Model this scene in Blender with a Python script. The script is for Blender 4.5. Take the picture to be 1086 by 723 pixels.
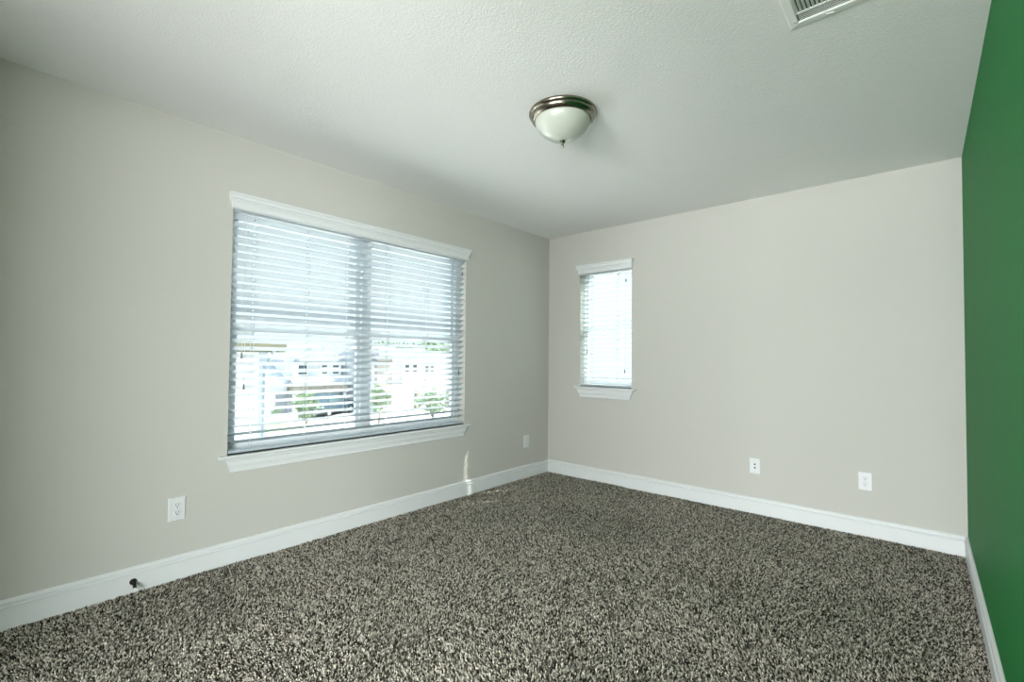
import bpy, math, random
import numpy as np
from mathutils import Vector, Matrix, noise

for o in list(bpy.data.objects):
    bpy.data.objects.remove(o)
SC = bpy.context.scene
COL = SC.collection
R = math.radians

# ------------------------------------------------------------------ camera
CAMH = 1.17
yaw, pitch, roll = R(-41.166), R(1.529), R(0.508)
fwd = Vector((math.sin(yaw) * math.cos(pitch), math.cos(yaw) * math.cos(pitch), math.sin(pitch)))
rt = Vector((math.cos(yaw), -math.sin(yaw), 0))
up = rt.cross(fwd)
r2 = rt * math.cos(roll) + up * math.sin(roll)
u2 = -rt * math.sin(roll) + up * math.cos(roll)
cam_data = bpy.data.cameras.new('camera')
cam = bpy.data.objects.new('camera', cam_data)
COL.objects.link(cam)
cam.matrix_world = Matrix(((r2.x, u2.x, -fwd.x, 0), (r2.y, u2.y, -fwd.y, 0), (r2.z, u2.z, -fwd.z, CAMH), (0, 0, 0, 1)))
cam_data.sensor_width = 36
cam_data.lens = 497.88 / 1086 * 36
cam_data.shift_y = 5.45 / 1086
cam_data.clip_start = 0.02
cam_data.clip_end = 500
SC.camera = cam

# ------------------------------------------------------------------ sky, sun, added fill lights, exposure
SKY = 5.0
SKY_LOW = 1.38
SUN = 19.5
END_FILL = 600.0
SIDE_FILL = 570.0
EXPOSURE = 0.0
w = bpy.data.worlds.new('sky')
SC.world = w
w.use_nodes = True
bg = w.node_tree.nodes['Background']
bg.inputs[0].default_value = (0.78, 0.90, 1.0, 1)
# bright cloudy sky: dimmer near the horizon, brighter overhead
wt = w.node_tree
wc = wt.nodes.new('ShaderNodeTexCoord'); ws = wt.nodes.new('ShaderNodeSeparateXYZ'); wm = wt.nodes.new('ShaderNodeMapRange')
wt.links.new(wc.outputs['Generated'], ws.inputs[0]); wt.links.new(ws.outputs['Z'], wm.inputs['Value'])
wm.inputs['From Min'].default_value = 0.22; wm.inputs['From Max'].default_value = 0.75
wm.inputs['To Min'].default_value = SKY_LOW; wm.inputs['To Max'].default_value = SKY
wt.links.new(wm.outputs['Result'], bg.inputs[1])
sd = bpy.data.lights.new('sun', 'SUN')
sd.energy = SUN
sd.angle = R(0.4)
sd.color = (1.0, 0.95, 0.87)
so = bpy.data.objects.new('sun', sd)
COL.objects.link(so)
so.rotation_euler = Vector((0.42, 1.0, 1.25)).to_track_quat('Z', 'Y').to_euler()
SC.view_settings.view_transform = 'Standard'
SC.view_settings.look = 'None'
SC.view_settings.gamma = 1
SC.view_settings.use_curve_mapping = False
SC.view_settings.exposure = EXPOSURE

# room numbers (metres): left wall x=XL, back wall y=YB, right wall x=XR, rear wall y=YR
XL, XR, YB, YR, H = -2.969, 0.196, 3.984, -0.55, 2.44
WT = 0.15
# added fill light just inside the end opening of the unseen loft
ld = bpy.data.lights.new('loft_end_fill', 'AREA')
ld.shape = 'RECTANGLE'
ld.size = 2.3
ld.size_y = 1.7
ld.energy = END_FILL
ld.color = (0.96, 0.99, 1.0)
lo = bpy.data.objects.new('loft_end_fill', ld)
COL.objects.link(lo)
lo.location = (-0.95, -4.98, 0.95)
lo.rotation_euler = (R(90), 0, 0)

ld2 = bpy.data.lights.new('loft_side_fill', 'AREA')  # second added fill light, inside the unseen loft's side opening
ld2.shape = 'RECTANGLE'
ld2.size = 3.2
ld2.size_y = 1.7
ld2.energy = SIDE_FILL
ld2.color = (0.96, 0.99, 1.0)
lo2 = bpy.data.objects.new('loft_side_fill', ld2)
COL.objects.link(lo2)
lo2.location = (1.25, -3.2, 0.95)
lo2.rotation_euler = (R(90), 0, R(90))

# ------------------------------------------------------------------ helpers
def nt(name):
    m = bpy.data.materials.new(name)
    m.use_nodes = True
    return m, m.node_tree, m.node_tree.nodes['Principled BSDF']

def mat(name, col, rough=0.6, metal=0.0, bump=0, bscale=100, var=0.0, vscale=5, spec=0.5, detail=2, bdist=0.002):
    m, t, p = nt(name)
    p.inputs['Base Color'].default_value = (*col, 1)
    p.inputs['Roughness'].default_value = rough
    p.inputs['Metallic'].default_value = metal
    p.inputs['Specular IOR Level'].default_value = spec
    tc = t.nodes.new('ShaderNodeTexCoord')
    if var:
        n = t.nodes.new('ShaderNodeTexNoise')
        n.inputs['Scale'].default_value = vscale
        n.inputs['Detail'].default_value = 4
        t.links.new(tc.outputs['Object'], n.inputs['Vector'])
        r = t.nodes.new('ShaderNodeValToRGB')
        r.color_ramp.elements[0].position = 0.3
        r.color_ramp.elements[1].position = 0.7
        r.color_ramp.elements[0].color = (*[c * (1 - var) for c in col], 1)
        r.color_ramp.elements[1].color = (*[min(1, c * (1 + var)) for c in col], 1)
        t.links.new(n.outputs['Fac'], r.inputs['Fac'])
        t.links.new(r.outputs['Color'], p.inputs['Base Color'])
    if bump:
        n = t.nodes.new('ShaderNodeTexNoise')
        n.inputs['Scale'].default_value = bscale
        n.inputs['Detail'].default_value = detail
        t.links.new(tc.outputs['Object'], n.inputs['Vector'])
        b = t.nodes.new('ShaderNodeBump')
        b.inputs['Strength'].default_value = bump
        b.inputs['Distance'].default_value = bdist
        t.links.new(n.outputs['Fac'], b.inputs['Height'])
        t.links.new(b.outputs['Normal'], p.inputs['Normal'])
    return m

M = {}
M['wall'] = mat('greige_wall_paint', (0.512, 0.507, 0.468), 0.75, bump=0.35, bscale=90, detail=3)
M['green'] = mat('green_wall_paint', (0.002, 0.175, 0.030), 0.6, spec=0.22, bump=0.35, bscale=90, detail=3)
M['ceil'] = mat('textured_ceiling_paint', (0.83, 0.835, 0.815), 0.85, bump=0.75, bscale=120, detail=4, bdist=0.003)
M['trim'] = mat('white_trim_paint', (0.69, 0.715, 0.715), 0.35, var=0.01)
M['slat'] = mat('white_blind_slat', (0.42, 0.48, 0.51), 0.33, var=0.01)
M['vinyl'] = mat('white_window_vinyl', (0.72, 0.76, 0.78), 0.4, var=0.01)
M['cord'] = mat('pale_cord', (0.55, 0.57, 0.56), 0.8, var=0.05)
M['tassel'] = mat('grey_tassel', (0.16, 0.17, 0.18), 0.5, var=0.05)
M['plate'] = mat('white_wall_plate', (0.68, 0.70, 0.70), 0.35, var=0.01)
M['slot'] = mat('dark_slot', (0.01, 0.01, 0.01), 0.6, var=0.05)
M['screw'] = mat('plate_screw_metal', (0.55, 0.55, 0.53), 0.35, 0.8, var=0.05)
M['bronze'] = mat('dark_bronze', (0.02, 0.017, 0.015), 0.4, 0.6, var=0.1)
M['rubber'] = mat('white_rubber', (0.75, 0.75, 0.72), 0.6, var=0.03)
M['vent'] = mat('white_vent_enamel', (0.80, 0.81, 0.78), 0.4, var=0.01)
M['duct'] = mat('dark_duct', (0.03, 0.03, 0.03), 0.8, var=0.1)
M['underlay'] = mat('carpet_backing', (0.05, 0.045, 0.037), 0.95, var=0.3, vscale=60)
M['concrete'] = mat('pale_concrete', (0.458, 0.447, 0.421), 0.9, var=0.08, vscale=0.7)
M['low_bounce'] = mat('low_bounce_grass', (0.16, 0.20, 0.10), 0.95, var=0.25, vscale=2)  # dark tone for the ground added to limit bounce
M['slab'] = mat('white_bounce_slab', (0.80, 0.79, 0.765), 0.9, var=0.05, vscale=0.7)  # pale tone for the ground added as a reflector
M['grass'] = mat('lawn_grass', (0.30, 0.42, 0.16), 0.95, var=0.3, vscale=3)
M['asphalt'] = mat('sunbleached_asphalt', (0.38, 0.38, 0.38), 0.95, var=0.1, vscale=2)
M['siding'] = mat('white_siding', (0.571, 0.592, 0.619), 0.8, var=0.04, vscale=1)
M['greysiding'] = mat('bluish_grey_siding', (0.318, 0.369, 0.422), 0.8, var=0.04, vscale=1)
M['taupe'] = mat('taupe_siding', (0.306, 0.28, 0.261), 0.8, var=0.05, vscale=1)
M['stone'] = mat('tan_stone', (0.357, 0.318, 0.261), 0.9, var=0.2, vscale=4)
M['roof'] = mat('grey_roof_shingles', (0.272, 0.299, 0.32), 0.9, var=0.12, vscale=3)
M['brownroof'] = mat('olive_brown_fascia', (0.105, 0.10, 0.065), 0.85, var=0.15, vscale=3)
M['gutter'] = mat('grey_gutter', (0.22, 0.24, 0.26), 0.5, var=0.05)
M['white_out'] = mat('white_exterior_trim', (0.80, 0.80, 0.80), 0.7, var=0.02)
M['darkglass'] = mat('dark_window_glass', (0.06, 0.09, 0.10), 0.1, var=0.05)
M['leaf'] = mat('green_leaves', (0.235, 0.307, 0.197), 0.8, var=0.3, vscale=2)
M['darkleaf'] = mat('dark_green_leaves', (0.104, 0.176, 0.13), 0.8, var=0.3, vscale=1)
M['bark'] = mat('grey_bark', (0.20, 0.17, 0.14), 0.9, var=0.2, vscale=8)
M['carpaint'] = mat('charcoal_car_paint', (0.035, 0.06, 0.08), 0.25, 0.2, var=0.02)
M['tyre'] = mat('black_tyre', (0.02, 0.02, 0.02), 0.8, var=0.1)
M['hub'] = mat('wheel_hub_metal', (0.5, 0.52, 0.54), 0.3, 0.8, var=0.05)

# brushed nickel
m, t, p = nt('brushed_nickel')
p.inputs['Base Color'].default_value = (0.25, 0.225, 0.18, 1)
p.inputs['Metallic'].default_value = 1
p.inputs['Roughness'].default_value = 0.22
M['nickel'] = m
# frosted glass bowl
m, t, p = nt('frosted_glass_bowl')
p.inputs['Base Color'].default_value = (0.49, 0.52, 0.455, 1)
p.inputs['Roughness'].default_value = 0.3
p.inputs['Subsurface Weight'].default_value = 0.3
p.inputs['Subsurface Radius'].default_value = (0.02, 0.02, 0.02)
p.inputs['Coat Weight'].default_value = 0.3
M['bowl'] = m
# clear pane: mostly see-through, reflecting by angle
m = bpy.data.materials.new('window_glass'); m.use_nodes = True; t = m.node_tree
for n in list(t.nodes): t.nodes.remove(n)
out = t.nodes.new('ShaderNodeOutputMaterial'); mx = t.nodes.new('ShaderNodeMixShader')
tr = t.nodes.new('ShaderNodeBsdfTransparent'); gl = t.nodes.new('ShaderNodeBsdfGlossy'); fr = t.nodes.new('ShaderNodeLayerWeight'); pw = t.nodes.new('ShaderNodeMath'); ma = t.nodes.new('ShaderNodeMath')
tr.inputs[0].default_value = (0.95, 0.98, 0.98, 1)
gl.inputs['Roughness'].default_value = 0.02
fr.inputs['Blend'].default_value = 0.5
pw.operation = 'POWER'; pw.inputs[1].default_value = 5; ma.operation = 'MULTIPLY_ADD'; ma.inputs[1].default_value = 0.9; ma.inputs[2].default_value = 0.03
t.links.new(fr.outputs['Facing'], pw.inputs[0]); t.links.new(pw.outputs[0], ma.inputs[0])
t.links.new(ma.outputs[0], mx.inputs[0]); t.links.new(tr.outputs[0], mx.inputs[1]); t.links.new(gl.outputs[0], mx.inputs[2]); t.links.new(mx.outputs[0], out.inputs[0])
M['glass'] = m
# carpet yarn
m, t, p = nt('speckled_carpet_yarn')
at = t.nodes.new('ShaderNodeAttribute'); at.attribute_name = 'yarn'
t.links.new(at.outputs['Color'], p.inputs['Base Color'])
p.inputs['Roughness'].default_value = 0.9
p.inputs['Specular IOR Level'].default_value = 0.15
M['yarn'] = m


class MB:
    def __init__(s):
        s.v = []; s.f = []; s.mi = []; s.cur = 0
    def add(s, vs, fs):
        o = len(s.v)
        s.v += [tuple(x) for x in vs]
        s.f += [tuple(i + o for i in f) for f in fs]
        s.mi += [s.cur] * len(fs)
        return s
    def box(s, x0, x1, y0, y1, z0, z1):
        vs = [(x, y, z) for x in (x0, x1) for y in (y0, y1) for z in (z0, z1)]
        return s.add(vs, [(0, 1, 3, 2), (4, 6, 7, 5), (0, 4, 5, 1), (2, 3, 7, 6), (0, 2, 6, 4), (1, 5, 7, 3)])
    def sweep(s, rings, closed=True, caps=True):
        n = len(rings[0]); vs = [p for r in rings for p in r]; fs = []
        for i in range(len(rings) - 1):
            for j in range(n if closed else n - 1):
                a = i * n + j; b = i * n + (j + 1) % n
                fs.append((a, b, b + n, a + n))
        if caps:
            fs.append(tuple(range(n))[::-1]); fs.append(tuple((len(rings) - 1) * n + j for j in range(n)))
        return s.add(vs, fs)
    def lathe(s, prof, c=(0, 0, 0), n=48, axis='z'):
        rings = []
        for r, h in prof:
            ring = []
            for k in range(n):
                a = 2 * math.pi * k / n
                if axis == 'z': q = (c[0] + r * math.cos(a), c[1] + r * math.sin(a), c[2] + h)
                elif axis == 'x': q = (c[0] + h, c[1] + r * math.cos(a), c[2] + r * math.sin(a))
                else: q = (c[0] + r * math.cos(a), c[1] + h, c[2] + r * math.sin(a))
                ring.append(q)
            rings.append(ring)
        return s.sweep(rings)
    def tube(s, pts, r, n=8):
        pts = [Vector(p) for p in pts]; rings = []
        rr = r if isinstance(r, (list, tuple)) else [r] * len(pts)
        for i, p in enumerate(pts):
            d = (pts[min(i + 1, len(pts) - 1)] - pts[max(i - 1, 0)]).normalized()
            a = d.orthogonal().normalized() if abs(d.z) > 0.99 else d.cross(Vector((0, 0, 1))).normalized()
            b = d.cross(a)
            rings.append([p + (a * math.cos(2 * math.pi * k / n) + b * math.sin(2 * math.pi * k / n)) * rr[i] for k in range(n)])
        return s.sweep(rings)
    def build(s, name, m, parent=None, smooth=False, bevel=0, loc=None):
        me = bpy.data.meshes.new(name)
        off = Vector(loc) if loc else Vector((0, 0, 0))
        me.from_pydata([tuple(Vector(v) - off) for v in s.v], [], s.f)
        ms = m if isinstance(m, list) else [m]
        for q in ms: me.materials.append(q)
        if len(ms) > 1: me.polygons.foreach_set('material_index', s.mi)
        me.update()
        import bmesh
        bm = bmesh.new(); bm.from_mesh(me); bmesh.ops.recalc_face_normals(bm, faces=bm.faces); bm.to_mesh(me); bm.free()
        if smooth: me.shade_smooth()
        o = bpy.data.objects.new(name, me); COL.objects.link(o)
        if loc: o.location = loc
        if parent:
            o.parent = parent
        if bevel:
            b = o.modifiers.new('bevel', 'BEVEL'); b.width = bevel; b.segments = 2; b.limit_method = 'ANGLE'
        if smooth:
            e = o.modifiers.new('split', 'EDGE_SPLIT'); e.split_angle = R(40)
        return o

def empty(name, loc, rz=0):
    o = bpy.data.objects.new(name, None); COL.objects.link(o)
    o.location = loc; o.rotation_euler = (0, 0, rz); o.empty_display_size = 0.1
    return o
def tag(o, label, cat, group=None, kind=None):
    o['label'] = label; o['category'] = cat
    if group: o['group'] = group
    if kind: o['kind'] = kind
    return o
def struct(o, label=None):
    o['kind'] = 'structure'
    if label: o['label'] = label
    return o
def dup(root, loc, rz=0):
    r = root.copy(); COL.objects.link(r); r.location = loc; r.rotation_euler = (0, 0, rz)
    for ch in list(root.children):
        c = ch.copy(); COL.objects.link(c); c.parent = r
        for g in list(ch.children):
            d = g.copy(); COL.objects.link(d); d.parent = c
    return r

# ------------------------------------------------------------------ room shell
W1 = (0.955, 2.782, 0.607, 2.035)      # window 1 in left wall: y0,y1,z0,z1
W2 = (-2.585, -2.018, 0.903, 2.035)    # window 2 in back wall: x0,x1,z0,z1
DR = (-1.55, 0.10, 2.06)               # unseen doorway behind, widened to soften the fill: x0,x1,top

def wall_with_hole(name, axis, c0, c1, a0, a1, z0, z1, hole, m):
    """slab between c0 and c1 across `axis`, running a0..a1, with one opening"""
    h0, h1, hz0, hz1 = hole
    b = MB()
    def put(p0, p1, q0, q1):
        if axis == 'x': b.box(c0, c1, p0, p1, q0, q1)
        else: b.box(p0, p1, c0, c1, q0, q1)
    put(a0, h0, z0, z1); put(h1, a1, z0, z1); put(h0, h1, hz1, z1)
    if hz0 > z0: put(h0, h1, z0, hz0)
    return struct(b.build(name, m))

wall_with_hole('wall_left', 'x', XL - WT, XL, YR - 0.12, YB + WT, -0.03, H, W1, M['wall'])
wall_with_hole('wall_back', 'y', YB, YB + WT, XL, XR + 0.12, -0.03, H, W2, M['wall'])
wall_with_hole('wall_rear', 'y', YR - 0.12, YR, XL, XR, -0.03, H, (DR[0], DR[1], -0.03, DR[2]), M['wall'])
struct(MB().box(XR, XR + 0.12, YR - 0.12, YB, -0.03, H).build('wall_right', M['green']))
struct(MB().box(XL - WT, XR + 0.12, YR - 0.12, YB + WT, H, H + 0.12).build('ceiling', M['ceil']))
struct(MB().box(XL - WT, XR + 0.12, YR - 0.12, YB + WT, -0.15, -0.03).build('floor', M['underlay']))
# unseen loft added behind the doorway for the fill lights, with window openings
LX0, LX1, LY = -3.0, 1.4, -5.2
struct(MB().box(LX0, LX1, LY, YR - 0.12, -0.13, 0.0).build('floor_loft', mat('loft_carpet', (0.18, 0.165, 0.14), 0.95, var=0.5, vscale=90)))
struct(MB().box(LX0, LX1, LY, YR - 0.12, H, H + 0.12).build('ceiling_loft', M['ceil']))
struct(MB().box(LX0 - 0.12, LX0, LY, YR - 0.12, 0, H).build('wall_loft_left', M['wall']))
wall_with_hole('wall_loft_right', 'x', LX1, LX1 + 0.12, LY, YR - 0.12, 0, H, (-4.85, -1.55, 0.05, 1.85), M['wall'])
b = MB()
for y0, y1, z0, z1 in ((-4.85, -4.80, 0.05, 1.85), (-1.60, -1.55, 0.05, 1.85), (-3.23, -3.17, 0.10, 1.80), (-4.80, -1.60, 0.05, 0.10), (-4.80, -1.60, 1.80, 1.85)):
    b.box(LX1 + 0.04, LX1 + 0.09, y0, y1, z0, z1)
struct(b.build('fill_window_4', M['vinyl']))  # unseen frame added around the side fill light's opening
struct(MB().box(XR + 0.12, LX1, YR - 0.12, YR, 0, H).build('wall_loft_front', M['wall']))
wall_with_hole('wall_loft_end', 'y', LY - 0.12, LY, LX0, LX1, 0, H, (-2.15, 0.25, 0.05, 1.85), M['wall'])
b = MB()
for x0, x1, z0, z1 in ((-2.15, -2.10, 0.05, 1.85), (0.20, 0.25, 0.05, 1.85), (-2.10, 0.20, 0.05, 0.10), (-2.10, 0.20, 1.80, 1.85), (-0.98, -0.92, 0.10, 1.80)):
    b.box(x0, x1, LY - 0.09, LY - 0.04, z0, z1)
w3 = struct(b.build('fill_window_3', M['vinyl']))  # unseen frame added around the end fill light's opening

# doorway casing on the rear wall
b = MB()
for x0, x1, z0, z1 in ((DR[0] - 0.06, DR[0], 0, DR[2] + 0.06), (DR[1], DR[1] + 0.06, 0, DR[2] + 0.06), (DR[0], DR[1], DR[2], DR[2] + 0.06)):
    b.box(x0, x1, YR, YR + 0.016, z0, z1)
struct(b.build('door_1', M['trim'], bevel=0.003))

# baseboards: stepped and rounded moulding profile (distance from wall, height)
BP = [(0, -0.02), (0.014, -0.02), (0.014, 0.084), (0.018, 0.087), (0.018, 0.092), (0.010, 0.094), (0.010, 0.100), (0.014, 0.104), (0.0135, 0.111), (0.009, 0.118), (0.004, 0.121), (0, 0.121)]
def baseboard(name, p0, p1, nrm, mit0=1, mit1=1):
    """p0->p1 along the wall foot, nrm = into the room; ends mitred"""
    p0 = Vector((*p0, 0)); p1 = Vector((*p1, 0)); n = Vector((*nrm, 0)); d = (p1 - p0).normalized()
    r0 = [p0 + n * a + d * a * mit0 + Vector((0, 0, h)) for a, h in BP]
    r1 = [p1 + n * a - d * a * mit1 + Vector((0, 0, h)) for a, h in BP]
    return struct(MB().sweep([r0, r1]).build(name, M['trim']))
baseboard('baseboard_left', (XL, YR), (XL, YB), (1, 0))
baseboard('baseboard_back', (XL, YB), (XR, YB), (0, -1))
baseboard('baseboard_right', (XR, YB), (XR, YR), (-1, 0))
baseboard('baseboard_rear', (XL, YR), (DR[0] - 0.06, YR), (0, 1), 1, 0)

# ------------------------------------------------------------------ windows (structure)
# local frame: X along the window (left to right seen from inside), Y out of the room, Z up; origin at wall face, floor level
def to_left(o):   # window in left wall: local x -> +y, local y(out) -> -x
    o.location = (XL, 0, 0); o.rotation_euler = (0, 0, R(90))
def to_back(o):   # window in back wall: local x -> +x, out -> +y
    o.location = (0, YB, 0)

def window(name, a0, a1, z0, z1, place, nsash):
    root = bpy.data.objects.new(name, None); COL.objects.link(root); struct(root)
    f = MB(); D0, D1 = 0.085, 0.148
    fw = 0.038 if nsash == 2 else 0.018
    f.box(a0, a0 + fw, D0, D1, z0, z1); f.box(a1 - fw, a1, D0, D1, z0, z1)
    f.box(a0 + fw, a1 - fw, D0, D1, z0, z0 + 0.03); f.box(a0 + fw, a1 - fw, D0, D1, z1 - 0.022, z1)
    units = [(a0 + fw, a1 - fw)]
    if nsash == 2:
        c = (a0 + a1) / 2
        f.box(c - 0.033, c + 0.033, D0, D1, z0 + 0.03, z1 - 0.022)
        units = [(a0 + fw, c - 0.033), (c + 0.033, a1 - fw)]
    f.build('window_frame', M['vinyl'], root, bevel=0.002)
    zm = (z0 + z1) / 2 + 0.005
    for u0, u1 in units:
        for lo_, hi, d0, d1 in ((z0 + 0.03, zm + 0.018, 0.095, 0.118), (zm - 0.018, z1 - 0.022, 0.119, 0.142)):
            s = MB(); r = 0.03 if nsash == 2 else 0.016
            s.box(u0, u0 + r, d0, d1, lo_, hi); s.box(u1 - r, u1, d0, d1, lo_, hi)
            s.box(u0 + r, u1 - r, d0, d1, lo_, lo_ + 0.036); s.box(u0 + r, u1 - r, d0, d1, hi - 0.028, hi)
            so_ = s.build('window_sash', M['vinyl'], root, bevel=0.002)
            MB().box(u0 + r, u1 - r, (d0 + d1) / 2 - 0.002, (d0 + d1) / 2 + 0.002, lo_ + 0.036, hi - 0.028).build('window_pane', M['glass'], so_)
    place(root)
    return root

def sill(name, a0, a1, z, place, drop):
    """stool with rounded nose, plus a moulded apron whose ends taper back to the wall"""
    root = bpy.data.objects.new(name, None); COL.objects.link(root); struct(root)
    prof = [(0.09, z - 0.018), (-0.028, z - 0.018), (-0.033, z - 0.014), (-0.035, z - 0.009), (-0.033, z - 0.004), (-0.028, z), (0.09, z)]
    b = MB()
    e = 0.045
    b.sweep([[(a0 - e, min(y, 0.0), h) for y, h in prof], [(a0, min(y, 0), h) for y, h in prof]])
    b.sweep([[(a0, y, h) for y, h in prof], [(a1, y, h) for y, h in prof]])
    b.sweep([[(a1, min(y, 0), h) for y, h in prof], [(a1 + e, min(y, 0.0), h) for y, h in prof]])
    b.build('sill_board', M['trim'], root)
    zt = z - 0.018
    ap = [(0.0, 0.0), (0.024, 0.0), (0.024, 0.010), (0.020, 0.016), (0.018, drop * 0.52), (0.0145, drop * 0.55), (0.0145, drop * 0.60), (0.012, drop * 0.64), (0.010, drop * 0.86), (0.0125, drop * 0.89), (0.0125, drop * 0.96), (0.010, drop), (0.0, drop)]
    def ring(x, sgn):
        return [(x + sgn * (0.022 + 0.0) * (-0.3 + t_ / drop * 1.6), -dd, zt - t_) for dd, t_ in ap]
    MB().sweep([ring(a0 - 0.012, 1), ring(a1 + 0.012, -1)]).build('sill_apron', M['trim'], root)
    place(root)
    return root

window('window_1', W1[0], W1[1], W1[2], W1[3], to_left, 2)
window('window_2', W2[0], W2[1], W2[2], W2[3], to_back, 1)
sill('trim_1', W1[0], W1[1], W1[2], to_left, 0.080)
sill('trim_2', W2[0], W2[1], W2[2], to_back, 0.088)

# ------------------------------------------------------------------ blinds
def blind(a0, a1, z0, z1, place, ladders, cords, label, TILT, hw):
    root = empty('window_blind', (0, 0, 0))
    tag(root, label, 'blind', 'white slatted blinds')
    g = 0.006
    s0, s1 = a0 + g, a1 - g
    YC = 0.034     # slat centre line, out from the wall face
    # headrail
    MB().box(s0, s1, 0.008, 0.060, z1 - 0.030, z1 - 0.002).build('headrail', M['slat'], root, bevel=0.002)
    # crown valance with mitred, flaring ends
    vp = [(0.0, -0.020), (-0.020, -0.020), (-0.027, -0.015), (-0.027, -0.006), (-0.022, -0.002), (-0.022, 0.004), (-0.026, 0.016), (-0.034, 0.027), (-0.034, 0.031), (-0.041, 0.034), (-0.041, 0.040), (-0.037, 0.043), (-0.040, 0.052), (-0.046, 0.058), (-0.046, 0.068), (0.0, 0.068)]
    def vr(x, sg): return [(x + sg * ((-y - 0.020) if y < 0 else (0.026 if h > 0 else 0)), y, z1 + h) for y, h in vp]
    MB().sweep([vr(a0 - 0.004, -0.8), vr(a1 + 0.004, 0.8)]).build('valance', M['trim'], root)
    # slats: shallow crowned blades, routed for the cords
    W, T = 0.050, 0.0024
    prof = []
    for k in range(5):
        u = -W / 2 + W * k / 4; prof.append((u, 0.0016 * (1 - (2 * u / W) ** 2) + T / 2))
    for k in range(4, -1, -1):
        u = -W / 2 + W * k / 4; prof.append((u, 0.0016 * (1 - (2 * u / W) ** 2) - T / 2))
    def seg(b, x0, x1, zc, lo_=-1, hi=1, tilt=None):
        tilt = TILT
        # clip the profile to u range
        pr = [(min(max(u, lo_ * W / 2), hi * W / 2), h) for u, h in prof]
        # local y(out) = u ; tilt lowers the outer edge
        def P(x): return [(x, YC + u * math.cos(tilt) + h * math.sin(tilt), zc - u * math.sin(tilt) + h * math.cos(tilt)) for u, h in pr]
        b.sweep([P(x0), P(x1)])
    b = MB(); zs = []
    zc = z1 - 0.050; pitch_ = 0.0452
    while zc > z0 + 0.045:
        zs.append(zc)
        xs = s0
        for L in ladders:
            seg(b, xs, L - hw, zc)
            seg(b, L - hw, L + hw, zc, -1, -0.46); seg(b, L - hw, L + hw, zc, 0.46, 1)
            xs = L + hw
        seg(b, xs, s1, zc)
        zc -= pitch_
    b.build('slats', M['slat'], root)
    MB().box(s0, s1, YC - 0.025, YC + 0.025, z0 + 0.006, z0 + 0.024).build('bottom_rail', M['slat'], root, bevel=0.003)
    for L in ladders:
        b = MB()
        du = W / 2 * math.cos(TILT) + 0.001; dz = W / 2 * math.sin(TILT)
        b.tube([(L, YC - du, z1 - 0.03), (L, YC - du, z0 + 0.02)], 0.0008, 6)
        b.tube([(L, YC + du, z1 - 0.03), (L, YC + du, z0 + 0.02)], 0.0008, 6)
        for q in zs:
            b.tube([(L + 0.004, YC - du, q + dz - 0.003), (L + 0.004, YC + du, q - dz - 0.003)], 0.0006, 4)
        # button under the rail's face where the ladder ties off
        b.lathe([(0.0, 0), (0.006, 0), (0.006, 0.003), (0.0, 0.004)], (L, YC - 0.0285, z0 + 0.015), 12, 'y')
        b.build('ladder_cord', M['cord'], root)
    for cx_, zb, name in cords:
        c = MB().tube([(cx_, -0.004 if True else 0, z1 - 0.018), (cx_, -0.004, (z1 + zb) / 2), (cx_, -0.004, zb + 0.02)], 0.0011, 6).build(name, M['cord'], root)
        MB().lathe([(0.001, 0.028), (0.004, 0.026), (0.0045, 0.018), (0.0058, 0.002), (0.0062, -0.006), (0.0045, -0.010), (0.001, -0.010)], (cx_, -0.004, zb), 14).build('tassel', M['tassel'], c, smooth=True)
    place(root)
    return root

blind(W1[0], W1[1], W1[2], W1[3], to_left, [1.085, 1.41, 1.69, 2.02, 2.385, 2.67],
      [(1.016, 1.165, 'lift_cord'), (1.031, 0.985, 'lift_cord'), (2.735, 1.885, 'tilt_cord'), (2.705, 1.045, 'tilt_cord')],
      'wide white slatted blind with moulded valance, hung in the big window on the left wall', R(26), 0.0045)
blind(W2[0], W2[1], W2[2], W2[3], to_back, [-2.458, -2.18],
      [(-2.075, 1.905, 'tilt_cord'), (-2.49, 1.235, 'lift_cord'), (-2.085, 1.055, 'tilt_cord')],
      'narrow white slatted blind with moulded valance, hung in the small window on the back wall', R(9), 0.010)

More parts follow.
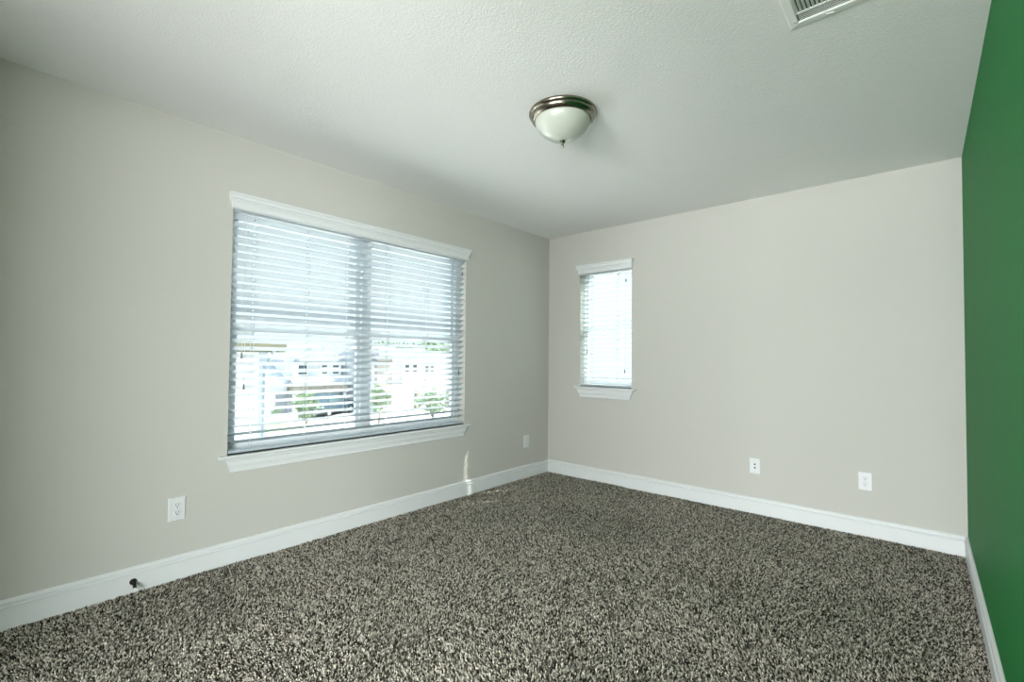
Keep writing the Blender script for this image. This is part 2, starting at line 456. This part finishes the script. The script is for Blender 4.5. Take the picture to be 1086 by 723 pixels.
# ------------------------------------------------------------------ wall plates
def plate_base(root, w_=0.078, h_=0.122):
    b = MB(); w2_, h2 = w_ / 2, h_ / 2
    b.sweep([[(-w2_, 0, -h2), (w2_, 0, -h2), (w2_, 0, h2), (-w2_, 0, h2)],
             [(-w2_, -0.003, -h2), (w2_, -0.003, -h2), (w2_, -0.003, h2), (-w2_, -0.003, h2)],
             [(-w2_ + 0.004, -0.0062, -h2 + 0.004), (w2_ - 0.004, -0.0062, -h2 + 0.004), (w2_ - 0.004, -0.0062, h2 - 0.004), (-w2_ + 0.004, -0.0062, h2 - 0.004)]])
    return b.build('cover_plate', M['plate'], root)
def screw(root, z):
    MB().lathe([(0.0, -0.0082), (0.0028, -0.0078), (0.0033, -0.0062), (0.0, -0.0060)], (0, 0, z), 12, 'y').build('screw', M['screw'], root)
def duplex(label, loc, rz):
    root = empty('power_outlet', loc, rz); tag(root, label, 'outlet', 'duplex power outlets')
    plate_base(root)
    for zc in (0.0195, -0.0195):
        b = MB(); n = 20
        ring = []
        for k in range(n):
            a = 2 * math.pi * k / n
            ring.append((0.0172 * math.cos(a), max(-0.0135, min(0.0135, 0.0172 * math.sin(a)))))
        b.sweep([[(x, -0.0060, zc + z) for x, z in ring], [(x, -0.0078, zc + z) for x, z in ring], [(x * 0.93, -0.0084, zc + z * 0.93) for x, z in ring]])
        rc = b.build('receptacle', M['plate'], root)
        s = MB()
        s.box(-0.0078, -0.0052, -0.0090, -0.0082, zc + 0.0005, zc + 0.0085)
        s.box(0.0052, 0.0078, -0.0090, -0.0082, zc + 0.0015, zc + 0.0078)
        s.lathe([(0.0, -0.0090), (0.0032, -0.0090), (0.0032, -0.0082), (0.0, -0.0082)], (0, 0, zc - 0.0066), 10, 'y')
        s.build('socket_slots', M['slot'], rc)
    screw(root, 0)
    return root
def to_wall_left(y, z): return (XL, y, z), R(90)
def to_wall_back(x, z): return (x, YB, z), 0
duplex('white duplex power outlet low on the left wall under the big window', *to_wall_left(0.722, 0.363))
duplex('white duplex power outlet low on the back wall, nearest the green wall', *to_wall_back(-0.300, 0.363))
# two-port jack plate on the back wall
l_, r_ = to_wall_back(-0.982, 0.360)
root = empty('jack_plate', l_, r_); tag(root, 'white wall plate with two small round black ports on the back wall', 'wall plate')
plate_base(root, 0.076, 0.118)
for z_ in (0.0135, -0.0135):
    MB().lathe([(0.0, -0.0095), (0.0055, -0.0095), (0.0062, -0.0085), (0.0062, -0.006), (0.0, -0.006)], (0, 0, z_), 16, 'y').build('port', M['slot'], root)
for z_ in (0.042, -0.042): screw(root, z_)
# plate with rectangular insert near the far corner
l_, r_ = to_wall_left(3.622, 0.353)
root = empty('blank_plate', l_, r_); tag(root, 'white wall plate with plain rectangular insert, on left wall near the corner', 'wall plate')
plate_base(root, 0.074, 0.120)
b = MB()
b.box(-0.0165, 0.0165, -0.0072, -0.0060, -0.033, 0.033)
b.build('rectangular_insert', M['plate'], root, bevel=0.001)
MB().box(-0.0178, 0.0178, -0.0064, -0.0061, -0.0343, 0.0343).build('insert_gap', M['gutter'], root)
for z_ in (0.048, -0.048): screw(root, z_)

# ------------------------------------------------------------------ door stop on the baseboard
ds = empty('door_stop', (XL + 0.014, 0.545, 0.050)); tag(ds, 'small dark door stop with white tip screwed to the left baseboard', 'door stop')
MB().lathe([(0.0, 0.0), (0.015, 0.0), (0.015, 0.003), (0.011, 0.008), (0.007, 0.012), (0.0, 0.012)], (0, 0, 0), 24, 'x').build('base', M['bronze'], ds, smooth=True)
pts = []
for k in range(0, 12 * 14 + 1):
    a = 2 * math.pi * k / 12; x = 0.010 + 0.045 * k / (12 * 14)
    pts.append((x, 0.0065 * math.cos(a), 0.0065 * math.sin(a) - 0.42 * (x - 0.01)))
MB().tube(pts, 0.0014, 6).build('spring', M['bronze'], ds, smooth=True)
MB().lathe([(0.0, 0.050), (0.008, 0.050), (0.0095, 0.054), (0.0095, 0.064), (0.007, 0.069), (0.0, 0.070)], (0, 0, -0.020), 20, 'x').build('rubber_tip', M['rubber'], ds, smooth=True)

# ------------------------------------------------------------------ ceiling light
FX, FY = -1.387, 1.968
cl = empty('ceiling_light', (FX, FY, H)); tag(cl, 'flush ceiling light with brushed nickel rim, frosted glass bowl and finial', 'light')
pan = [(0.0, 0.0), (0.172, 0.0), (0.174, -0.004), (0.174, -0.010), (0.170, -0.016), (0.165, -0.020), (0.164, -0.026), (0.160, -0.034), (0.153, -0.040), (0.150, -0.043), (0.146, -0.044), (0.140, -0.041), (0.138, -0.030), (0.0, -0.030)]
MB().lathe(pan, (0, 0, 0), 96).build('metal_rim', M['nickel'], cl, smooth=True)
bowl = []
for k in range(0, 19):
    a = R(90) * k / 18
    bowl.append((0.143 * math.cos(a) ** 0.85 if k < 18 else 0.0, -0.042 - 0.100 * math.sin(a) ** 1.15))
# softened cone-like bowl
bowl = [(0.0, -0.031), (0.138, -0.031), (0.143, -0.040), (0.142, -0.050), (0.138, -0.062), (0.131, -0.075), (0.121, -0.088), (0.107, -0.102), (0.090, -0.115), (0.070, -0.127), (0.049, -0.137), (0.027, -0.143), (0.012, -0.146), (0.0, -0.146)]
MB().lathe(bowl, (0, 0, 0), 96).build('glass_bowl', M['bowl'], cl, smooth=True)
MB().lathe([(0.0, -0.142), (0.015, -0.142), (0.0165, -0.146), (0.013, -0.152), (0.008, -0.158), (0.006, -0.164), (0.0075, -0.169), (0.0065, -0.175), (0.003, -0.181), (0.0, -0.182)], (0, 0, 0), 28).build('finial', M['nickel'], cl, smooth=True)

# ------------------------------------------------------------------ ceiling vent (three-way register)
VX0, VX1, VY0, VY1 = -0.366, 0.010, 1.745, 2.022
vt = empty('ceiling_vent', ((VX0 + VX1) / 2, (VY0 + VY1) / 2, H)); tag(vt, 'white louvred air vent in the ceiling at the top edge of the photo', 'vent')
hx, hy = (VX1 - VX0) / 2, (VY1 - VY0) / 2
b = MB(); fw = 0.032
def frame_ring(ox, oy, z): return [(-ox, -oy, z), (ox, -oy, z), (ox, oy, z), (-ox, oy, z)]
b.sweep([frame_ring(hx, hy, -0.0005), frame_ring(hx, hy, -0.003), frame_ring(hx - 0.004, hy - 0.004, -0.006), frame_ring(hx - fw + 0.003, hy - fw + 0.003, -0.009), frame_ring(hx - fw, hy - fw, -0.007), frame_ring(hx - fw, hy - fw, -0.0005)], caps=False)
b.build('vent_frame', M['vent'], vt)
MB().box(-hx + fw, hx - fw, -hy + fw, hy - fw, -0.0012, -0.0004).build('duct_opening', M['duct'], vt)
# blades: two long side banks along x, the middle bank across
b = MB()
ix, iy = hx - fw, hy - fw
for sgn in (1, -1):
    for k in range(4):
        y = sgn * (iy - 0.004 - 0.0105 * k)
        b.sweep([[(x, y, -0.002), (x, y - sgn * 0.0096, -0.0050), (x, y - sgn * 0.0096, -0.0040), (x, y - sgn * 0.0012, -0.0015)] for x in (-ix + 0.004, ix - 0.004)])
b.build('side_louvres', M['vent'], vt)
b = MB()
yy = iy - 0.052
n = 24
for k in range(n):
    x = -ix + 0.008 + (2 * ix - 0.016) * k / (n - 1)
    b.sweep([[(x, y, -0.002), (x - 0.006, y, -0.0075), (x - 0.0072, y, -0.007), (x - 0.0012, y, -0.0015)] for y in (-yy, yy)])
b.build('middle_louvres', M['vent'], vt)
b = MB().box(-ix, ix, yy - 0.001, yy + 0.006, -0.006, -0.002); b.box(-ix, ix, -yy - 0.006, -yy + 0.001, -0.006, -0.002)
b.build('divider', M['vent'], vt)
for sx in (-1, 1):
    MB().lathe([(0.0, -0.011), (0.003, -0.0105), (0.004, -0.0085), (0.0, -0.008)], (sx * (hx - 0.022), hy - 0.040, 0), 12).build('screw', M['screw'], vt)
MB().tube([(-hx + 0.115, iy - 0.004, -0.006), (-hx + 0.118, iy + 0.010, -0.011), (-hx + 0.140, iy + 0.014, -0.012)], 0.0022, 8).build('damper_lever', M['vent'], vt)

# ------------------------------------------------------------------ carpet: real tufts, coloured yarn by yarn
rng = np.random.default_rng(7)
def carpet():
    sp = 0.0060
    xs = np.arange(XL + 0.012, XR - 0.010, sp); ys = np.arange(YR, YB - 0.012, sp)
    gx, gy = np.meshgrid(xs, ys); n = gx.size
    px = gx.ravel() + rng.uniform(-0.45, 0.45, n) * sp; py = gy.ravel() + rng.uniform(-0.45, 0.45, n) * sp
    # pile leaning: slow drifting direction, as if trodden and vacuumed
    def field(k, s):
        f = np.zeros(n)
        for i in range(7):
            a = rng.uniform(0, 2 * np.pi); fr = s * rng.uniform(0.6, 1.8)
            f += np.sin((px * np.cos(a) + py * np.sin(a)) * fr + rng.uniform(0, 6.28))
        return f / 2.6
    l1, l2 = field(0, 4.5), field(1, 4.5)
    lx = 0.005 * l1 + rng.normal(0, 0.0026, n); ly = 0.005 * l2 + rng.normal(0, 0.0026, n)
    hgt = 0.019 + 0.0022 * field(2, 7) * 0.6 + rng.normal(0, 0.0022, n)
    ang = rng.uniform(0, 2 * np.pi, n); rad = sp * rng.uniform(0.42, 0.62, n)
    NS = 4
    V = np.zeros((n, NS * 2 + 1, 3), np.float32)
    for j in range(NS):
        a = ang + j * 2 * np.pi / NS
        V[:, j, 0] = px + rad * 0.9 * np.cos(a); V[:, j, 1] = py + rad * 0.9 * np.sin(a); V[:, j, 2] = -0.0205
        a2 = a + 0.5
        V[:, NS + j, 0] = px + lx * 0.6 + rad * 1.0 * np.cos(a2); V[:, NS + j, 1] = py + ly * 0.6 + rad * 1.0 * np.sin(a2); V[:, NS + j, 2] = -0.0205 + hgt * 0.74
    V[:, NS * 2, 0] = px + lx; V[:, NS * 2, 1] = py + ly; V[:, NS * 2, 2] = -0.0205 + hgt
    V[:, :, 0] = np.clip(V[:, :, 0], XL + 0.001, XR - 0.001); V[:, :, 1] = np.clip(V[:, :, 1], YR, YB - 0.001)
    quads = np.array([[j, (j + 1) % NS, NS + (j + 1) % NS, NS + j] for j in range(NS)])
    tris = np.array([[NS + j, NS + (j + 1) % NS, NS * 2] for j in range(NS)])
    base = (np.arange(n) * (NS * 2 + 1))[:, None, None]
    loops = np.concatenate([(base + quads[None]).reshape(n, -1), (base + tris[None]).reshape(n, -1)], axis=1).ravel()
    tot = np.tile(np.array([4] * NS + [3] * NS), n)
    start = np.concatenate([[0], np.cumsum(tot)[:-1]])
    me = bpy.data.meshes.new('carpet')
    me.vertices.add(n * (NS * 2 + 1)); me.loops.add(len(loops)); me.polygons.add(len(tot))
    me.vertices.foreach_set('co', V.ravel())
    me.loops.foreach_set('vertex_index', loops.astype(np.int32))
    me.polygons.foreach_set('loop_start', start.astype(np.int32))
    me.update(calc_edges=True)
    # yarn colours: near-black brown, taupe, oatmeal; neighbours cluster a little
    u = rng.uniform(0, 1, n)
    pal = np.array([[0.033, 0.029, 0.022], [0.16, 0.145, 0.118], [0.39, 0.36, 0.305], [0.66, 0.62, 0.54]])
    idx = np.digitize(u, [0.27, 0.48, 0.72])
    c = pal[idx] * rng.uniform(0.8, 1.2, (n, 1))
    C = np.ones((n, NS * 2 + 1, 4), np.float32); C[:, :, :3] = c[:, None, :]
    at_ = me.attributes.new('yarn', 'FLOAT_COLOR', 'POINT'); at_.data.foreach_set('color', C.ravel())
    me.materials.append(M['yarn'])
    o = bpy.data.objects.new('carpet', me); COL.objects.link(o)
    tag(o, 'speckled grey, brown and oatmeal twist pile carpet covering the bedroom floor', 'carpet', kind='stuff')
carpet()

# ------------------------------------------------------------------ outside
GZ = -3.3
struct(MB().box(-120, 60, -60, 90, GZ - 0.3, GZ).build('ground', M['concrete']))
b = MB(); b.box(-20, XL - WT - 0.3, -12, 30, GZ, GZ + 0.06);
struct(b.build('ground_bounce_slab', M['slab']))  # unseen pale ground added to bounce sunlight up to the ceiling
struct(MB().box(XL - WT - 0.3, 25, YB + WT + 0.3, 30, GZ, GZ + 0.06).build('ground_bounce_cut', M['low_bounce']))  # unseen darker ground added to cut bounce onto the small blind
def lawn(name_label, pts):
    b = MB(); z0, z1 = GZ, GZ + 0.05
    b.sweep([[(x, y, z0) for x, y in pts], [(x, y, z1) for x, y in pts]])
    o = b.build('lawn', M['grass']); tag(o, name_label, 'lawn', kind='stuff')
lawn('strip of pale green lawn in front of the house with the parked car', [(-28, 10.5), (-32, 12.2), (-32.5, 13.4), (-28.5, 13.6)])
lawn('patch of lawn beside the driveway of the right hand house', [(-20, 12.2), (-24, 15.0), (-24, 16.4), (-20.5, 14.0)])

def pitched(b, x0, x1, y0, y1, ze, zr, axis, over=0.35):
    """solid gable roof, ridge along axis"""
    x0 -= over; x1 += over; y0 -= over; y1 += over; th = 0.18
    if axis == 'x':
        c = (y0 + y1) / 2
        sec = [(y0, ze), (c, zr), (y1, ze), (y1, ze - th), (y0, ze - th)]
        b.sweep([[(x, y, z) for y, z in sec] for x in (x0, x1)])
    else:
        c = (x0 + x1) / 2
        sec = [(x0, ze), (c, zr), (x1, ze), (x1, ze - th), (x0, ze - th)]
        b.sweep([[(x, y, z) for x, z in sec] for y in (y0, y1)])

def wnd(parent, X, y0, y1, z0, z1):
    f = MB().box(X, X + 0.06, y0 - 0.08, y1 + 0.08, z0 - 0.08, z1 + 0.08).build('window', M['white_out'], parent)
    MB().box(X + 0.05, X + 0.08, y0, y1, z0, z1).build('pane', M['darkglass'], f)
    MB().box(X + 0.075, X + 0.10, y0, y1, (z0 + z1) / 2 - 0.04, (z0 + z1) / 2 + 0.04).build('sash_bar', M['white_out'], f)
def garage(parent, X, y0, y1, z1, opened=False):
    d = MB(); n = 4
    for k in range(n):
        h = (z1 - GZ) / n
        d.box(X, X + 0.06, y0, y1, GZ + h * k + 0.02, GZ + h * (k + 1) - 0.02)
    d.build('garage_door', M['white_out'], parent)

# neighbouring house at the left, seen along its front
nh = empty('neighbour_house', (-13, 1.5, GZ)); tag(nh, 'pale neighbouring house with brown eaves and downspout at the left of the window view', 'building')
def ab(o_, parent):   # shift geometry given in world coordinates under a placed parent
    return tuple(parent.location)
def P_(b, name, m, parent, **k):
    L = Vector(parent.location); b.v = [tuple(Vector(v) - L) for v in b.v]
    return b.build(name, m, parent, **k)
P_(MB().box(-17.5, -12.0, -6.0, 4.69, GZ, 1.32), 'wall', M['siding'], nh)
P_(MB().box(-12.0, -11.97, 4.50, 4.69, GZ, 1.32), 'corner_board', M['greysiding'], nh)
b = MB(); pitched(b, -17.5, -12.0, -6.0, 4.69, 1.45, 1.62, 'y', 0.30); P_(b, 'roof', M['brownroof'], nh)
P_(MB().box(-11.72, -11.62, -6.3, 4.99, 1.33, 1.47), 'gutter', M['brownroof'], nh)
P_(MB().tube([(-11.65, 4.72, 1.36), (-11.72, 4.66, 1.15), (-11.93, 4.62, 0.95), (-11.93, 4.62, GZ + 0.1)], 0.04, 10), 'downspout', M['gutter'], nh)

# house with the dark car, across the street
ha = empty('house', (-41, 18.5, GZ)); tag(ha, 'pale gabled house behind the dark parked car, seen through the left sash', 'building')
P_(MB().box(-46, -38, 16.2, 20.95, GZ, 0.95), 'wall', M['siding'], ha)
P_(MB().box(-43, -37.6, 12.6, 16.2, GZ, -0.9), 'side_wing', M['siding'], ha)
b = MB(); pitched(b, -46, -38, 16.2, 20.95, 0.95, 2.2, 'x', 0.2); P_(b, 'roof', M['roof'], ha)
b = MB(); pitched(b, -43, -37.6, 12.6, 16.2, -0.75, 0.45, 'y', 0.4); P_(b, 'roof', M['roof'], ha)
b = MB(); pitched(b, -41, -37.4, 17.2, 19.4, 1.0, 2.0, 'x', 0.3); P_(b, 'dormer_roof', M['roof'], ha)
b = MB().box(-38, -36.8, 16.4, 20.9, -1.75, -0.85); P_(b, 'stone_band', M['stone'], ha)
b = MB(); pitched(b, -38, -36.8, 16.4, 20.9, -0.80, -0.45, 'y', 0.2); P_(b, 'porch_roof', M['roof'], ha)
P_(MB().box(-37.2, -36.95, 16.45, 16.75, GZ, 0.75), 'post', M['white_out'], ha)
P_(MB().box(-37.2, -36.95, 20.6, 20.9, GZ, -1.75), 'post', M['white_out'], ha)
P_(MB().box(-38.0, -37.9, 17.3, 20.3, GZ, -1.75), 'garage_door', M['gutter'], ha)
P_(MB().box(-37.6, -37.5, 15.35, 16.2, GZ, -1.6), 'front_door', M['gutter'], ha)
def wnd2(parent, X, y0, y1, z0, z1):
    f = P_(MB().box(X, X + 0.06, y0 - 0.1, y1 + 0.1, z0 - 0.1, z1 + 0.1), 'window', M['white_out'], parent)
    L = Vector(parent.location)
    for nm, bb, mm in (('pane', MB().box(X + 0.05, X + 0.08, y0, y1, z0, z1), M['darkglass']), ('sash_bar', MB().box(X + 0.075, X + 0.10, y0, y1, (z0 + z1) / 2 - 0.04, (z0 + z1) / 2 + 0.04), M['white_out'])):
        bb.v = [tuple(Vector(v) - L) for v in bb.v]; bb.build(nm, mm, f)
wnd2(ha, -38, 19.2, 19.65, -0.25, 0.72); wnd2(ha, -38, 20.15, 20.7, -0.25, 0.72)
wnd2(ha, -38, 17.2, 17.9, -0.25, 0.6)

# right-hand house
hb = empty('house', (-36, 25, GZ)); tag(hb, 'pale house with paired windows and a wide tan garage header, seen through the right sash', 'building')
P_(MB().box(-41, -34, 21.6, 33.5, GZ, 0.75), 'wall', M['siding'], hb)
P_(MB().box(-34, -33.6, 21.7, 23.15, GZ, 1.9), 'taupe_bay', M['taupe'], hb)
b = MB(); pitched(b, -41, -34, 21.8, 33.5, 0.85, 1.9, 'y', 0.4); P_(b, 'roof', M['roof'], hb)
b = MB(); pitched(b, -38, -33.3, 21.75, 23.3, 1.55, 2.35, 'x', 0.3); P_(b, 'gable_roof', M['roof'], hb)
b = MB(); pitched(b, -38, -33.4, 24.2, 27.8, 0.85, 2.0, 'x', 0.4); P_(b, 'gable_roof', M['roof'], hb)
P_(MB().box(-38, -33.8, 24.3, 27.7, GZ, 0.75), 'garage_wing', M['white_out'], hb)
P_(MB().box(-33.8, -33.2, 21.8, 33.3, -1.65, -1.1), 'garage_header', M['stone'], hb)
for y in (21.8, 25.6, 29.4, 33.0):
    P_(MB().box(-33.75, -33.4, y, y + 0.35, GZ, -1.65), 'pillar', M['stone'], hb)
for y in (22.3, 26.1, 29.9):
    b = MB()
    for k in range(4): b.box(-33.8, -33.72, y, y + 3.1, GZ + 0.41 * k + 0.01, GZ + 0.41 * (k + 1) - 0.01)
    P_(b, 'garage_door', M['white_out'], hb)
for y in (24.57, 25.4): wnd2(hb, -33.8, y, y + 0.4, -0.06, 0.6)
for y in (26.9, 27.5): wnd2(hb, -33.8, y - 0.15, y + 0.2, -0.08, 0.42)
wnd2(hb, -33.6, 22.75, 23.05, 1.55, 1.85)

# trees
def tree(name, label, loc, trunk_h, rx, rz, leafm, nleaf, seed, group=None, lsz=0.2):
    rnd = random.Random(seed)
    root = empty(name, loc); tag(root, label, 'tree', group)
    b = MB(); b.tube([(0, 0, 0), (0.05, 0.02, trunk_h * 0.5), (0, 0, trunk_h + rz * 0.7)], [0.09 * rx + 0.02, 0.07 * rx + 0.015, 0.02], 8)
    for k in range(6):
        a = rnd.uniform(0, 6.28); q = rnd.uniform(0.3, 0.8)
        b.tube([(0, 0, trunk_h * 0.85), (rx * q * math.cos(a) * 0.5, rx * q * math.sin(a) * 0.5, trunk_h + rz * 0.5), (rx * q * math.cos(a), rx * q * math.sin(a), trunk_h + rz * 1.0)], [0.04, 0.025, 0.01], 6)
    b.build('trunk', M['bark'], root)
    b = MB(); clumps = []
    for k in range(26):
        while True:
            c = Vector((rnd.uniform(-1, 1), rnd.uniform(-1, 1), rnd.uniform(-1, 1)))
            if c.length < 1: break
        clumps.append(Vector((c.x * rx * 0.8, c.y * rx * 0.8, trunk_h + rz + c.z * rz * 0.8)))
    for k in range(nleaf):
        c = rnd.choice(clumps); s = lsz * rnd.uniform(0.6, 1.3)
        p = c + Vector((rnd.gauss(0, rx * 0.16), rnd.gauss(0, rx * 0.16), rnd.gauss(0, rz * 0.16)))
        u = Vector((rnd.gauss(0, 1), rnd.gauss(0, 1), rnd.gauss(0, 0.6))).normalized(); v = u.orthogonal().normalized()
        b.add([p - u * s, p + v * s * 0.5, p + u * s, p - v * s * 0.5], [(0, 1, 2, 3)])
    b.build('foliage', leafm, root)
    return root
tree('leafy_tree', 'young round tree with thin trunk in front of the taupe house corner', (-26, 16.95, GZ), 1.1, 0.75, 0.85, M['leaf'], 700, 1, 'young street trees', 0.13)
tree('leafy_tree', 'young tree at the lower right of the big window view', (-26, 21.3, GZ), 0.5, 1.25, 0.95, M['leaf'], 1000, 2, 'young street trees', 0.13)
tree('leafy_bush', 'pale green bushy tree to the left of the dark car', (-31.0, 14.65, GZ), 0.3, 0.8, 0.9, M['leaf'], 1300, 3, None, 0.13)
tree('shrub', 'small shrub beside the dark front door', (-36.6, 15.0, GZ), 0.1, 0.35, 0.35, M['leaf'], 300, 4, None, 0.1)
k = 0
for (x, y, hh, rx, lab) in ((-62, 41.5, 3.2, 3.0, 'pale hazy tree behind the houses, first from the left'), (-73, 54.0, 3.6, 3.4, 'pale hazy tree behind the houses, in the middle of the row'),
                       (-62, 51.0, 4.2, 3.4, 'pale hazy tree behind the houses, last on the right'), (-73, 66, 4.6, 3.4, 'pale hazy tree behind the houses, beyond the right window jamb')):
    tree('background_tree', lab, (x, y, GZ), 2.6 + k * 0.2, rx, 2.2, M['leaf'], 2600, 10 + k, 'trees behind the houses', 0.42); k += 1
tree('background_tree', 'dark green tree rising behind the roof of the right-hand house', (-46, 36.8, GZ), 1.2, 3.0, 2.3, M['darkleaf'], 3000, 20, None, 0.36)

# parked car
def car(loc, rz, label, m):
    root = empty('car', loc, rz); tag(root, label, 'car')
    # side outline extruded across width with tumblehome
    L_ = [(-2.25, 0.35), (-2.3, 0.75), (-2.15, 0.98), (-1.9, 1.04), (-1.35, 1.55), (-0.6, 1.68), (0.35, 1.66), (1.05, 1.12), (2.0, 0.95), (2.25, 0.72), (2.28, 0.35)]
    rings = []
    for y, s, dz in ((-0.92, 0.97, 0), (-0.86, 1, 0), (0.86, 1, 0), (0.92, 0.97, 0)):
        rings.append([(x * s, y * (0.80 if z > 1.1 else 1.0), z) for x, z in L_])
    MB().sweep(rings).build('body', m, root)
    for sy in (-1, 1):
        y = sy * 0.80
        o5 = [(-1.45, 1.075, 1.06), (0.85, 1.075, 1.08), (0.28, 0.94, 1.58), (-0.6, 0.94, 1.60), (-1.15, 0.94, 1.50)]
        MB().sweep([[(a, y * c, z) for a, c, z in o5], [(a, y * c + sy * 0.03, z) for a, c, z in o5]]).build('side_window', M['darkglass'], root)
    for sx in (-1.42, 1.45):
        for sy in (-1, 1):
            wv = MB().lathe([(0.0, -0.1), (0.30, -0.1), (0.34, -0.07), (0.34, 0.07), (0.30, 0.1), (0.0, 0.1)], (sx, sy * 0.84, 0.34), 24, 'y').build('wheel', M['tyre'], root)
            MB().lathe([(0.0, -0.115), (0.2, -0.11), (0.2, 0.11), (0.0, 0.115)], (sx, sy * 0.84, 0.34), 16, 'y').build('hubcap', M['hub'], wv)
    for sy in (-0.6, 0.6):
        MB().box(2.14, 2.29, sy - 0.2, sy + 0.2, 0.62, 0.76).build('headlamp', M['hub'], root)
    return root
car((-34.9, 18.35, GZ), R(118), 'dark charcoal car parked in front of the pale gabled house', M['carpaint'])
